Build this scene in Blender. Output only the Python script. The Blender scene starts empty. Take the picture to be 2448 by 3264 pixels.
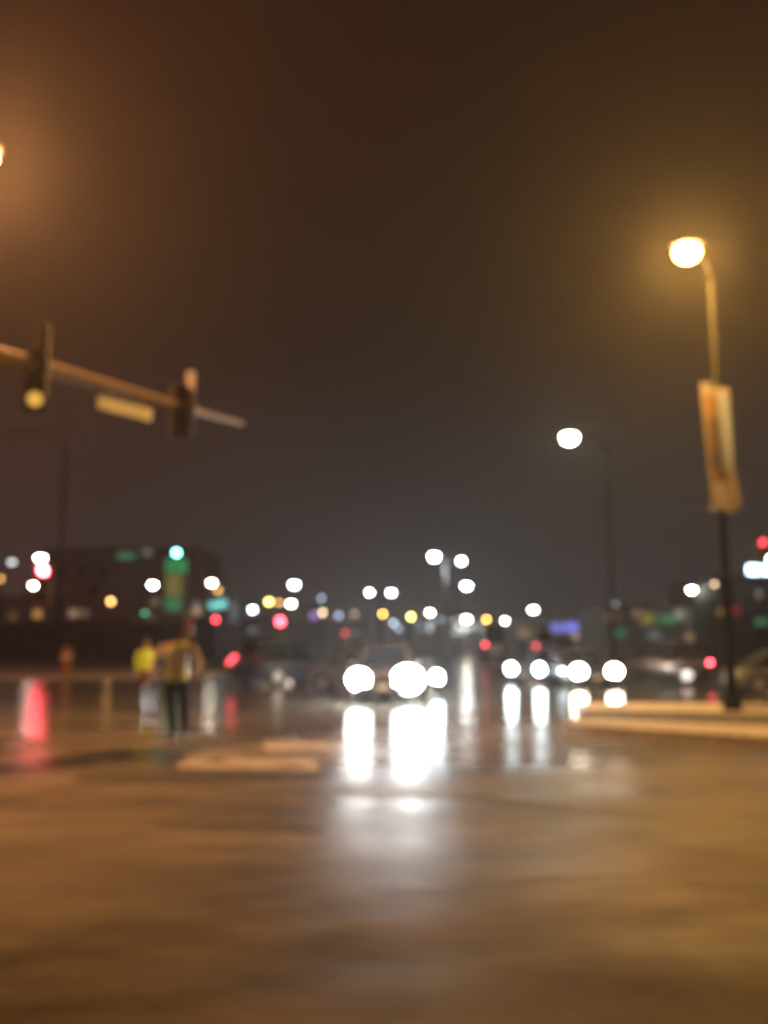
import bpy, bmesh, math, random
from mathutils import Vector, Matrix
R = math.radians
random.seed(7)
scene = bpy.context.scene
C = scene.collection

# ------------------------------------------------------------------ camera
PITCH = R(8.04)
CAM_H = 1.6
FPX = 2993.0                       # focal length in photograph pixels (long side 3264)
cam_data = bpy.data.cameras.new("camera")
cam = bpy.data.objects.new("camera", cam_data)
C.objects.link(cam)
cam.location = (0, 0, CAM_H)
cam.rotation_euler = (math.pi / 2 + PITCH, 0, 0)
cam_data.sensor_fit = 'VERTICAL'
cam_data.sensor_height = 36.0
cam_data.lens = 36.0 * FPX / 3264.0
cam_data.clip_end = 5000
cam_data.dof.use_dof = True
cam_data.dof.focus_distance = 1.0          # focused far too near: the whole street is out of focus
cam_data.dof.aperture_fstop = 2.7
scene.camera = cam

# ------------------------------------------------------------------ night sky
world = bpy.data.worlds.new("World")
scene.world = world
world.use_nodes = True
wn, wl = world.node_tree.nodes, world.node_tree.links
wn.clear()
wo = wn.new('ShaderNodeOutputWorld')
bg = wn.new('ShaderNodeBackground')
tc = wn.new('ShaderNodeTexCoord')
sx = wn.new('ShaderNodeSeparateXYZ')
rp = wn.new('ShaderNodeValToRGB')
wl.new(tc.outputs['Generated'], sx.inputs[0])
wl.new(sx.outputs['Z'], rp.inputs['Fac'])
SKY = [(0.0, (.036, .036, .041)), (.10, (.027, .0255, .027)), (.30, (.014, .0100, .0072)),
       (.55, (.0165, .0078, .0050)), (1.0, (.014, .006, .004))]
el = rp.color_ramp.elements
el[0].position, el[0].color = SKY[0][0], SKY[0][1] + (1,)
el[1].position, el[1].color = SKY[-1][0], SKY[-1][1] + (1,)
for p, c in SKY[1:-1]:
    e = el.new(p); e.color = c + (1,)
# uneven low cloud lit from below by the town
cn = wn.new('ShaderNodeTexNoise'); cn.inputs['Scale'].default_value = 2.2; cn.inputs['Detail'].default_value = 5
wl.new(tc.outputs['Generated'], cn.inputs['Vector'])
cr = wn.new('ShaderNodeValToRGB')
cr.color_ramp.elements[0].position = .30; cr.color_ramp.elements[0].color = (.78, .80, .84, 1)
cr.color_ramp.elements[1].position = .70; cr.color_ramp.elements[1].color = (1.28, 1.18, 1.10, 1)
wl.new(cn.outputs['Fac'], cr.inputs['Fac'])
cm = wn.new('ShaderNodeMixRGB'); cm.blend_type = 'MULTIPLY'; cm.inputs['Fac'].default_value = 1
wl.new(rp.outputs[0], cm.inputs['Color1']); wl.new(cr.outputs[0], cm.inputs['Color2'])
# the town glow is redder towards the left
tr = wn.new('ShaderNodeMapRange'); tr.inputs['From Min'].default_value = -.45; tr.inputs['From Max'].default_value = .1
tr.inputs['To Min'].default_value = 1; tr.inputs['To Max'].default_value = 0
wl.new(sx.outputs['X'], tr.inputs['Value'])
tm = wn.new('ShaderNodeMixRGB'); tm.blend_type = 'MULTIPLY'; tm.inputs['Color2'].default_value = (1.50, .92, .78, 1)
wl.new(tr.outputs[0], tm.inputs['Fac']); wl.new(cm.outputs[0], tm.inputs['Color1'])
wl.new(tm.outputs[0], bg.inputs['Color'])
bg.inputs['Strength'].default_value = 1.0
wl.new(bg.outputs[0], wo.inputs['Surface'])

scene.view_settings.view_transform = 'Standard'
scene.view_settings.look = 'None'
scene.view_settings.exposure = 0
scene.view_settings.gamma = 1
scene.render.engine = 'CYCLES'
cy = scene.cycles
cy.use_denoising = True
cy.max_bounces = 5
cy.diffuse_bounces = 2
cy.glossy_bounces = 3
cy.volume_bounces = 1
cy.sample_clamp_direct = 40
cy.sample_clamp_indirect = 12
cy.caustics_reflective = False
cy.caustics_refractive = False
cy.use_light_tree = True

# overall lamp levels
SODIUM = 3800.0
HEAD = 1.0
HAZE_DENSITY = 0.00085

# ------------------------------------------------------------------ helpers
def ray(px, py):
    a, b = (px - 1224) / FPX, (1632 - py) / FPX
    return Vector((a, math.cos(PITCH) - b * math.sin(PITCH), math.sin(PITCH) + b * math.cos(PITCH)))

def at(px, py, D):
    d = ray(px, py); t = D / d.y
    return Vector((0, 0, CAM_H)) + d * t

def at_height(px, py, H):
    d = ray(px, py); t = (H - CAM_H) / d.z
    return Vector((0, 0, CAM_H)) + d * t

def on_ground(px, py):
    return at_height(px, py, 0.0)

def tag(o, label=None, cat=None, group=None, kind=None):
    if label: o['label'] = label
    if cat: o['category'] = cat
    if group: o['group'] = group
    if kind: o['kind'] = kind
    return o

def empty(name, loc=(0, 0, 0), rz=0.0, label=None, cat=None, group=None):
    o = bpy.data.objects.new(name, None)
    o.empty_display_size = .3
    C.objects.link(o)
    o.location = loc
    o.rotation_euler = (0, 0, rz)
    return tag(o, label, cat, group)

def copy_tree(o, parent=None):
    c = o.copy(); C.objects.link(c); c.parent = parent
    for ch in list(o.children):
        copy_tree(ch, c)
    return c

class MB:
    def __init__(s): s.v = []; s.f = []
    def add(s, vs, fs):
        n = len(s.v); s.v += [tuple(v) for v in vs]; s.f += [tuple(i + n for i in f) for f in fs]; return s
    def box(s, c, d, rot=None):
        vs = []
        for x in (-1, 1):
            for y in (-1, 1):
                for z in (-1, 1):
                    p = Vector((x * d[0] / 2, y * d[1] / 2, z * d[2] / 2))
                    if rot: p = rot @ p
                    vs.append(p + Vector(c))
        return s.add(vs, [(0, 1, 3, 2), (4, 6, 7, 5), (0, 4, 5, 1), (2, 3, 7, 6), (0, 2, 6, 4), (1, 5, 7, 3)])
    def tube(s, pts, rs, n=12, caps=True):
        pts = [Vector(p) for p in pts]
        if not isinstance(rs, (list, tuple)): rs = [rs] * len(pts)
        rings = []
        for i, p in enumerate(pts):
            t = (pts[min(i + 1, len(pts) - 1)] - pts[max(i - 1, 0)]).normalized()
            a = Vector((0, 0, 1)) if abs(t.z) < .9 else Vector((0, 1, 0))
            u = t.cross(a).normalized(); w = t.cross(u)
            rings.append([p + (u * math.cos(2 * math.pi * k / n) + w * math.sin(2 * math.pi * k / n)) * rs[i] for k in range(n)])
        return s.loft(rings, caps)
    def loft(s, rings, caps=True):
        n = len(rings[0]); vs = [p for r in rings for p in r]; fs = []
        for i in range(len(rings) - 1):
            for k in range(n):
                fs.append((i * n + k, i * n + (k + 1) % n, (i + 1) * n + (k + 1) % n, (i + 1) * n + k))
        if caps:
            fs.append(tuple(range(n))[::-1]); fs.append(tuple((len(rings) - 1) * n + k for k in range(n)))
        return s.add(vs, fs)
    def ball(s, c, r, nu=14, nv=9, v0=0.0, v1=math.pi):
        c = Vector(c); rings = []
        for j in range(nv + 1):
            th = v0 + (v1 - v0) * (j + (0.04 if j == 0 else (-0.04 if j == nv else 0))) / nv
            rings.append([c + Vector((r[0] * math.sin(th) * math.cos(2 * math.pi * k / nu), r[1] * math.sin(th) * math.sin(2 * math.pi * k / nu), r[2] * math.cos(th))) for k in range(nu)])
        return s.loft(rings)
    def build(s, name, mat, parent=None, smooth=False, bevel=0.0, sub=0):
        me = bpy.data.meshes.new(name)
        me.from_pydata(s.v, [], s.f)
        bm = bmesh.new(); bm.from_mesh(me)
        bmesh.ops.recalc_face_normals(bm, faces=bm.faces)
        if bevel:
            bmesh.ops.bevel(bm, geom=[e for e in bm.edges if e.is_manifold and e.calc_face_angle(0) > .6], offset=bevel, segments=2, affect='EDGES', profile=.6)
        bm.to_mesh(me); bm.free()
        me.materials.append(mat)
        if smooth:
            for p in me.polygons: p.use_smooth = True
        o = bpy.data.objects.new(name, me); C.objects.link(o); o.parent = parent
        if sub:
            m = o.modifiers.new('sub', 'SUBSURF'); m.levels = m.render_levels = sub
        return o

# ------------------------------------------------------------------ materials
def mat(name, col, rough=.6, metal=0.0, var=.25, scale=6.0, coat=0.0, bump=0.0):
    m = bpy.data.materials.new(name); m.use_nodes = True
    nt = m.node_tree; b = nt.nodes['Principled BSDF']
    b.inputs['Roughness'].default_value = rough; b.inputs['Metallic'].default_value = metal
    b.inputs['Coat Weight'].default_value = coat; b.inputs['Coat Roughness'].default_value = .12
    t = nt.nodes.new('ShaderNodeTexCoord'); nz = nt.nodes.new('ShaderNodeTexNoise')
    nz.inputs['Scale'].default_value = scale; nz.inputs['Detail'].default_value = 6
    nt.links.new(t.outputs['Object'], nz.inputs['Vector'])
    r = nt.nodes.new('ShaderNodeValToRGB')
    r.color_ramp.elements[0].position = .3; r.color_ramp.elements[1].position = .7
    r.color_ramp.elements[0].color = tuple(c * (1 - var) for c in col) + (1,)
    r.color_ramp.elements[1].color = tuple(min(1, c * (1 + var)) for c in col) + (1,)
    nt.links.new(nz.outputs['Fac'], r.inputs['Fac']); nt.links.new(r.outputs[0], b.inputs['Base Color'])
    if bump:
        bp = nt.nodes.new('ShaderNodeBump'); bp.inputs['Strength'].default_value = bump
        nt.links.new(nz.outputs['Fac'], bp.inputs['Height']); nt.links.new(bp.outputs[0], b.inputs['Normal'])
    return m

_em = {}
def glow(col, E):
    key = (tuple(round(c, 3) for c in col), round(E, 2))
    if key in _em: return _em[key]
    m = bpy.data.materials.new('lit_lens'); m.use_nodes = True
    b = m.node_tree.nodes['Principled BSDF']
    b.inputs['Base Color'].default_value = tuple(min(.8, c) for c in col) + (1,)
    b.inputs['Roughness'].default_value = .3
    b.inputs['Emission Color'].default_value = tuple(col) + (1,)
    b.inputs['Emission Strength'].default_value = E
    _em[key] = m
    return m

M = dict(
    arm_paint=mat('weathered_arm_paint', (.15, .11, .08), .6, 0, .2, 5),
    dark_pole=mat('black_painted_pole', (.006, .006, .005), .95),
    galv=mat('galvanised_steel', (.30, .30, .29), .45, .6, .2, 9),
    dark_metal=mat('dark_bronze_metal', (.035, .033, .032), .5, .3),
    yellow_metal=mat('yellow_enamel', (.55, .34, .05), .45, 0, .12, 8),
    black=mat('black_plastic', (.02, .02, .02), .5),
    rubber=mat('tyre_rubber', (.018, .018, .018), .85),
    rim=mat('alloy_rim', (.45, .45, .46), .3, .8),
    glass=mat('dark_glass', (.012, .014, .016), .06, 0, .1, 2, 1.0),
    white_paint=mat('faded_white_paint', (.6, .6, .56), .5, 0, .15, 14),
    concrete=mat('pavement_concrete', (.44, .41, .36), .7, 0, .25, 3.5, 0, .15),
    kerb=mat('kerb_concrete', (.31, .305, .285), .65, 0, .2, 5, 0, .1),
    verge=mat('wet_verge', (.055, .05, .03), .9, 0, .5, 5, 0, .4),
    brick=mat('brown_brick', (.16, .075, .055), .85, 0, .3, 2),
    dark_wall=mat('dark_cladding', (.035, .032, .038), .7, 0, .3, .4),
    grey_wall=mat('grey_cladding', (.14, .14, .15), .7, 0, .2, .4),
    roof=mat('flat_roof', (.05, .05, .05), .9),
    green_wall=mat('green_panel', (.06, .16, .08), .6),
    unlit=mat('unlit_window', (.02, .022, .028), .1),
)

# ------------------------------------------------------------------ ground
def asphalt_material():
    m = bpy.data.materials.new('wet_asphalt'); m.use_nodes = True
    nt = m.node_tree; N = nt.nodes; L = nt.links; b = N['Principled BSDF']
    t = N.new('ShaderNodeTexCoord')
    def noise(sc, det=5, rough=.55, stretch=None):
        n = N.new('ShaderNodeTexNoise'); n.inputs['Scale'].default_value = sc
        n.inputs['Detail'].default_value = det; n.inputs['Roughness'].default_value = rough
        if stretch:
            mp = N.new('ShaderNodeMapping'); mp.inputs['Scale'].default_value = stretch
            L.new(t.outputs['Object'], mp.inputs['Vector']); L.new(mp.outputs[0], n.inputs['Vector'])
        else: L.new(t.outputs['Object'], n.inputs['Vector'])
        return n
    patches = noise(.35, 4, .5, (.55, 1.3, 1))
    streaks = noise(1.5, 6, .62, (.6, 1.1, 1))
    fine = noise(60, 4)
    r = N.new('ShaderNodeValToRGB')
    r.color_ramp.elements[0].position = .36; r.color_ramp.elements[0].color = (.082, .077, .060, 1)
    r.color_ramp.elements[1].position = .66; r.color_ramp.elements[1].color = (.185, .174, .138, 1)
    L.new(patches.outputs['Fac'], r.inputs['Fac'])
    mx = N.new('ShaderNodeMixRGB'); mx.blend_type = 'MULTIPLY'; mx.inputs['Fac'].default_value = .5
    L.new(r.outputs[0], mx.inputs['Color1'])
    rf = N.new('ShaderNodeValToRGB'); rf.color_ramp.elements[0].color = (.5, .5, .5, 1); rf.color_ramp.elements[1].color = (1.3, 1.3, 1.3, 1)
    L.new(fine.outputs['Fac'], rf.inputs['Fac']); L.new(rf.outputs[0], mx.inputs['Color2'])
    rs = N.new('ShaderNodeValToRGB'); rs.color_ramp.elements[0].position = .3; rs.color_ramp.elements[1].position = .72
    rs.color_ramp.elements[0].color = (.55, .55, .56, 1); rs.color_ramp.elements[1].color = (1.38, 1.37, 1.33, 1)
    L.new(streaks.outputs['Fac'], rs.inputs['Fac'])
    mx2 = N.new('ShaderNodeMixRGB'); mx2.blend_type = 'MULTIPLY'; mx2.inputs['Fac'].default_value = 1
    L.new(mx.outputs[0], mx2.inputs['Color1']); L.new(rs.outputs[0], mx2.inputs['Color2'])
    L.new(mx2.outputs[0], b.inputs['Base Color'])
    wet = noise(.28, 3, .5, (.5, 1.5, 1))
    rr = N.new('ShaderNodeMapRange'); rr.inputs['From Min'].default_value = .38; rr.inputs['From Max'].default_value = .62
    rr.inputs['To Min'].default_value = .05; rr.inputs['To Max'].default_value = .17
    L.new(wet.outputs['Fac'], rr.inputs['Value'])
    # the near carriageway has drained, water still stands farther out
    sp = N.new('ShaderNodeSeparateXYZ'); L.new(t.outputs['Object'], sp.inputs[0])
    edge = noise(.2, 5, .6, (.8, 1.0, 1))
    ey = N.new('ShaderNodeMath'); ey.operation = 'MULTIPLY_ADD'; ey.inputs[1].default_value = 26.0
    L.new(edge.outputs['Fac'], ey.inputs[0]); L.new(sp.outputs['Y'], ey.inputs[2])
    dry = N.new('ShaderNodeMapRange'); 
    dry.inputs['From Min'].default_value = 14.0; dry.inputs['From Max'].default_value = 38.0
    dry.inputs['To Min'].default_value = 1.0; dry.inputs['To Max'].default_value = 0.0
    L.new(ey.outputs[0], dry.inputs['Value'])
    ad = N.new('ShaderNodeMath'); ad.operation = 'ADD'; L.new(rr.outputs[0], ad.inputs[0]); pw = N.new('ShaderNodeMath'); pw.operation = 'POWER'; pw.inputs[1].default_value = 2.0; L.new(dry.outputs[0], pw.inputs[0])
    ml = N.new('ShaderNodeMath'); ml.operation = 'MULTIPLY'; ml.inputs[1].default_value = .80; L.new(pw.outputs[0], ml.inputs[0]); L.new(ml.outputs[0], ad.inputs[1])
    L.new(ad.outputs[0], b.inputs['Roughness'])
    sl = N.new('ShaderNodeMapRange'); sl.inputs['From Min'].default_value = 15.0; sl.inputs['From Max'].default_value = 29.0
    sl.inputs['To Min'].default_value = .03; sl.inputs['To Max'].default_value = .36
    L.new(ey.outputs[0], sl.inputs['Value']); L.new(sl.outputs[0], b.inputs['Specular IOR Level'])
    wave = noise(1.1, 3, .5, (.45, 1.6, 1))
    bp = N.new('ShaderNodeBump'); bp.inputs['Strength'].default_value = .25; bp.inputs['Distance'].default_value = .02
    L.new(wave.outputs['Fac'], bp.inputs['Height'])
    bp2 = N.new('ShaderNodeBump'); bp2.inputs['Strength'].default_value = .12; bp2.inputs['Distance'].default_value = .01
    L.new(fine.outputs['Fac'], bp2.inputs['Height']); L.new(bp.outputs[0], bp2.inputs['Normal'])
    L.new(bp2.outputs[0], b.inputs['Normal'])
    return m
M['dark_pole'].node_tree.nodes['Principled BSDF'].inputs['Specular IOR Level'].default_value = .1
M['asphalt'] = asphalt_material()
road = MB().add([(-1200, -1200, 0), (1200, -1200, 0), (1200, 1200, 0), (-1200, 1200, 0)], [(0, 1, 2, 3)]).build('road', M['asphalt'])
tag(road, kind='structure')

def slab(name, pts, z0, z1, material, bevel=.02):
    n = len(pts)
    mb = MB().add([(x, y, z0) for x, y in pts] + [(x, y, z1) for x, y in pts],
                  [tuple(range(n))[::-1], tuple(range(n, 2 * n))] + [(i, (i + 1) % n, n + (i + 1) % n, n + i) for i in range(n)])
    o = mb.build(name, material, None, False, bevel)
    tag(o, kind='structure'); return o

def band(pts, w):
    """polygon following a polyline, w metres wide to its left side"""
    out = []
    for i, p in enumerate(pts):
        a = Vector(pts[max(i - 1, 0)]); c = Vector(pts[min(i + 1, len(pts) - 1)])
        t = (c - a).normalized(); out.append((p[0] - t.y * w, p[1] + t.x * w))
    return list(pts) + out[::-1]

# corner pavement at the right: pale kerb and path, dark verge, second path beyond
edge_low = [(3.5, 18.7), (3.8, 17.9), (4.5, 17.0), (6.3, 15.35), (9.0, 14.0), (14, 12.6), (24, 11.5)]
edge_low_in = [(3.9, 19.5), (4.7, 19.0), (5.5, 18.4), (7.4, 17.3), (9.9, 16.3), (14.5, 15.2), (24, 14.2)]
slab('pavement', edge_low + edge_low_in[::-1], -.1, .13, M['kerb'])
verge_top = [(4.6, 22.0), (6.3, 21.6), (10.0, 20.4), (24, 18.0)]
slab('verge', edge_low_in + verge_top[::-1], -.1, .115, M['verge'])
path_top = [(4.9, 24.6), (6.4, 24.6), (10.3, 23.9), (24, 22.0)]
slab('pavement', verge_top + path_top[::-1], -.1, .125, M['concrete'])
# far kerb strip on the left
fl = [(-60, 38), (-22, 44), (-13, 47), (-8.5, 52)]
fl2 = [(-60, 52), (-24, 60), (-14, 64), (-9.5, 66)]
slab('pavement', fl + fl2[::-1], -.1, .14, M['concrete'])
slab('verge', [(-60, 52), (-24, 60), (-14, 64), (-9.5, 66), (-9.5, 90), (-60, 90)], -.1, .12, M['verge'])
# worn crossing bars and tar-filled patches
def worn_paint():
    m = mat('worn_road_paint', (.28, .27, .235), .6, 0, .3, 4)
    nt = m.node_tree; b = nt.nodes['Principled BSDF']
    n = nt.nodes.new('ShaderNodeTexNoise'); n.inputs['Scale'].default_value = 1.6; n.inputs['Detail'].default_value = 8
    t = nt.nodes.new('ShaderNodeTexCoord'); nt.links.new(t.outputs['Object'], n.inputs['Vector'])
    r = nt.nodes.new('ShaderNodeValToRGB'); r.color_ramp.elements[0].position = .30; r.color_ramp.elements[1].position = .48
    nt.links.new(n.outputs['Fac'], r.inputs['Fac']); nt.links.new(r.outputs[0], b.inputs['Alpha'])
    return m
M['paint'] = worn_paint()
M['tar'] = mat('tar_patch', (.018, .017, .016), .55, 0, .3, 3, 0, .2)
def flat(name, pts, z, material):
    o = MB().add([(x, y, z) for x, y in pts], [tuple(range(len(pts)))]).build(name, material); tag(o, kind='structure'); return o
def gpoly(pix):
    return [tuple(on_ground(*p)[:2]) for p in pix]
flat('road_marking', gpoly([(560, 2450), (1010, 2458), (1010, 2418), (600, 2405)]), .004, M['paint'])
flat('road_marking', gpoly([(830, 2392), (1080, 2398), (1085, 2368), (850, 2362)]), .004, M['paint'])
flat('road_patch', gpoly([(230, 2494), (880, 2490), (900, 2472), (260, 2468)]), .004, M['tar'])
def seam(pix, w):
    pts = [tuple(on_ground(*p)[:2]) for p in pix]
    flat('road_patch', band(pts, w), .004, M['tar'])
seam([(930, 2522), (1250, 2532), (1500, 2545), (1800, 2580), (2100, 2618), (2500, 2662)], .16)
seam([(500, 2640), (820, 2632), (1020, 2650)], .12)
seam([(1150, 2835), (1420, 2842), (1750, 2800), (2100, 2790)], .05)

# ------------------------------------------------------------------ haze
hz = MB().box((0, 0, 23.5), (2500, 2500, 49)).build('haze', bpy.data.materials.new('haze_air'))
hm = hz.data.materials[0]; hm.use_nodes = True; hm.node_tree.nodes.clear()
ho = hm.node_tree.nodes.new('ShaderNodeOutputMaterial'); pv = hm.node_tree.nodes.new('ShaderNodeVolumePrincipled')
pv.inputs['Color'].default_value = (.92, .92, .94, 1)
pv.inputs['Density'].default_value = HAZE_DENSITY
pv.inputs['Anisotropy'].default_value = .72
hm.node_tree.links.new(pv.outputs[0], ho.inputs['Volume'])
tag(hz, 'thin pale damp night mist filling the air over the street', 'haze', kind='stuff')

# ------------------------------------------------------------------ street lamps
BOK = 34.0                                   # out-of-focus disc of a far point, in photograph pixels
def lens_size(D, s): return s * .5 * D / FPX
def lens_E(L, s): return L * ((BOK + s) / s) ** 2

COL = dict(white=(.92, .97, 1.0), cool=(.75, .93, 1.0), warm=(1.0, .86, .68), orange=(1.0, .50, .14), amber=(1.0, .56, .10),
           yellow=(1.0, .82, .22), red=(1.0, .07, .10), green=(.16, .8, .40), cyan=(.25, .95, .9), blue=(.22, .26, .95), tan=(.8, .55, .33),
           grey=(.62, .66, .66), bluegrey=(.45, .58, .72), purple=(.5, .28, .8), sodium=(1.0, .49, .10), pale=(.95, 1.0, .78))

def street_lamp(pos, side, col, E, r, label, group=None, arm=None, style='cobra', back=0.0):
    """pos = centre of the glowing lens, side = +1 pole right of the lens / -1 left"""
    arm = arm if arm is not None else 1.6
    H = pos.z
    base = Vector((pos.x + side * arm, pos.y + back, 0)) if style == 'cobra' else Vector((pos.x, pos.y, 0))
    t = empty('street_lamp', base, 0, label, 'street lamp', group)
    pr = max(.07, .0006 * pos.y)
    if style == 'cobra':
        p = MB().tube([(0, 0, 0), (0, 0, .5)], [.22, .2]).tube([(0, 0, .4), (0, 0, H * .55), (0, 0, H - .1)], [pr * 1.5, pr * 1.2, pr])
        p.build('pole', M['dark_pole'], t, True)
        q = lambda a, z: (-side * arm * a, -back * a, H + z)
        MB().tube([(0, 0, H - .35), q(.12, -.02), q(.35, .18), q(.75, .26), q(1, .24)], [pr * .8, pr * .7, pr * .6, pr * .5, pr * .5]).build('arm', M['dark_pole'], t, True)
        MB().ball((-side * arm, -back, H + .16 + r * .15), (r * 1.55, r * 1.2, r * .5)).build('lamp_housing', M['dark_metal'], t, True)
        MB().ball((-side * arm, -back, H), (r * 1.05, r, r * .85)).build('lens', glow(col, E), t, True)
    else:
        MB().tube([(0, 0, 0), (0, 0, .4)], [.2, .16]).tube([(0, 0, .3), (0, 0, H - r * .9)], [pr * 1.3, pr]).build('pole', M['dark_metal'], t, True)
        MB().ball((0, 0, H), (r, r, r)).build('lens', glow(col, E), t, True)
        MB().tube([(0, 0, H + r * .9), (0, 0, H + r * 1.5)], [r * .8, r * .1]).build('lamp_cap', M['dark_metal'], t, True)
    return t

# the two sodium lamps that light the crossing
pL = at(2190, 805, 20.6)
lampR = street_lamp(pL, 1, COL['sodium'], SODIUM * .75, .27, 'tall street lamp with a blazing orange light, its pole carrying the long banner', arm=.84, back=.9)
pS = at(-60, 500, 16.5)
lampS = street_lamp(pS, -1, (1.0, .40, .12), SODIUM * .9, .27, 'orange street lamp over the near left kerb, just past the left edge', arm=2.0)
street_lamp(at(1815, 1395, 38), 1, COL['pale'], 210, .30, 'pale greenish white street lamp hanging high, lower left of the orange lamp', arm=1.9, back=1.5)

# twin mast in the middle
def twin_lamp():
    a = at(1384, 1774, 110); b = at(1471, 1789, 110); c = at(1420, 1800, 110)
    t = empty('street_lamp', (c.x, 110, 0), 0, 'tall twin armed mast with two white lamps, highest lights over the middle of the street', 'street lamp')
    zt = a.z - .1
    MB().tube([(0, 0, 0), (0, 0, zt)], [.34, .2]).build('pole', M['galv'], t, True)
    for p, s, E in ((a, 26, 9), (b, 16, 8)):
        d = p.x - c.x; r = lens_size(110, s)
        arm = MB().tube([(0, 0, zt - .8), (d * .5, 0, p.z + .45), (d, 0, p.z + .45)], .09).build('arm', M['galv'], t, True)
        MB().ball((d, 0, p.z + .35), (r * 1.5, r * 1.2, r * .4)).build('lamp_housing', M['dark_metal'], arm, True)
        MB().ball((d, 0, p.z), (r, r, r * .9)).build('lens', glow(COL['white'], lens_E(E, s)), arm, True)
twin_lamp()

# x, y in the photograph, lamp height, colour, brightness, glowing size, style, pole side, label
LAMPS = [
 (1487,1866,10,'white',8,22,'cobra',-1,'big white street lamp right below the smaller lamp of the twin armed mast'),
 (1178,1888,9,'white',7,14,'cobra',1,'left of two close white street lamps left of the twin armed mast'),
 (1247,1888,9,'white',7,17,'cobra',-1,'right of two close white street lamps left of the twin armed mast'),
 (938,1862,10,'white',8,22,'cobra',-1,'big white street lamp alone, above a warm white and a yellow lamp'),
 (675,1857,9.5,'warm',7,18,'cobra',1,'warm white street lamp right of the green lit tower'),
 (487,1863,9.5,'white',8,20,'cobra',-1,'white street lamp just left of the green lit tower'),
 (130,1777,12,'white',8,26,'cobra',-1,'white street lamp shining right above the bright red traffic signal'),
 (107,1865,9.5,'warm',7,18,'cobra',1,'warm white street lamp just below the bright red traffic signal'),
 (38,1790,12,'grey',.55,20,'cobra',-1,'dim grey street lamp left of the bright red traffic signal'),
 (2,1845,9,'orange',.3,14,'post',1,'faint orange lamp cut by the left edge of the view'),
 (353,1917,8,'orange',1.0,16,'post',1,'orange post lamp between the brick block and the dark shed on the left'),
 (695,1882,9,'orange',.4,14,'post',1,'dull orange lamp tucked behind the warm white street lamp right of the tower'),
 (805,1942,7,'cool',6,14,'cobra',-1,'low bluish white street lamp left of the yellow one'),
 (857,1918,7.5,'yellow',1.4,14,'post',1,'yellow post lamp left of a warm white lamp'),
 (890,1921,7.5,'orange',.45,10,'post',1,'dull orange lamp between a yellow and a warm white lamp'),
 (928,1923,7.5,'warm',7,18,'cobra',1,'warm white street lamp under the big lone white lamp'),
 (1025,1907,8,'bluegrey',.25,12,'post',1,'dim blue lamp right of the big lone white lamp'),
 (1028,1953,6,'tan',.8,12,'post',1,'tan post lamp beside a purple glow'),
 (1220,1957,6,'amber',1.1,10,'post',1,'amber post lamp below the two close white street lamps'),
 (1310,1966,5.8,'yellow',1.4,10,'post',1,'yellow post lamp left of the white lamp at the foot of the twin mast'),
 (1371,1952,6.5,'warm',6,14,'cobra',-1,'warm white street lamp low below the bigger lamp of the twin mast'),
 (1487,1972,6,'warm',7,20,'cobra',1,'warm white street lamp straight above the bluish office windows'),
 (1550,1975,5.8,'amber',1.1,10,'post',1,'amber post lamp at the right end of the office windows'),
 (1610,1978,5.8,'warm',6,12,'cobra',1,'small warm white street lamp standing between two amber post lamps'),
 (1700,1942,7,'warm',7,18,'cobra',-1,'warm white street lamp directly above an amber post lamp'),
 (1717,1986,5.4,'amber',1.3,10,'post',1,'amber post lamp directly under a warm white street lamp'),
 (1957,1930,7,'grey',.6,16,'post',1,'grey green lamp over the low shops on the right'),
 (2205,1879,9,'pale',8,20,'cobra',1,'lone pale white street lamp left of the banner pole'),
 (2277,1862,9,'tan',.5,10,'post',1,'dim tan lamp close to the banner pole, above right of the lone pale lamp'),
 (2345,2013,4.6,'orange',1.0,10,'post',1,'orange post lamp right beside the banner pole'),
 (2127,2040,3.2,'green',.8,12,'post',1,'small round green lamp in front of the low shops'),
 (2448,1780,12,'warm',8,26,'cobra',1,'warm white street lamp cut by the right edge above a bluish sign'),
 (2450,1932,7,'yellow',3,14,'post',1,'yellow green lamp cut by the right edge below a bluish sign'),
 (1885,2018,4.2,'bluegrey',1.1,8,'post',1,'left of a touching pair of pale blue lamps right of the blue shop sign'),
 (1905,2018,4.2,'bluegrey',.8,8,'post',1,'right of a touching pair of pale blue lamps right of the blue shop sign'),
 (1254,1985,5.2,'bluegrey',.45,12,'post',1,'dim pale blue lamp just left of the office windows, the upper of two'),
 (1270,2003,4.6,'bluegrey',.25,12,'post',1,'fainter pale blue lamp just left of the office windows, the lower of two'),
 (1080,1962,6,'bluegrey',.3,14,'post',1,'dim blue lamp right of the tan post lamp'),
 (1130,1957,6,'tan',.14,12,'post',1,'very faint greenish tan lamp left of an amber post lamp'),
]
for (x, y, H, col, L, s, st, side, lab) in LAMPS:
    p = at_height(x, y, H)
    street_lamp(p, side, COL[col], lens_E(L, s), lens_size(p.y, s), lab, 'distant street lamps along the roads', style=st)

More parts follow.
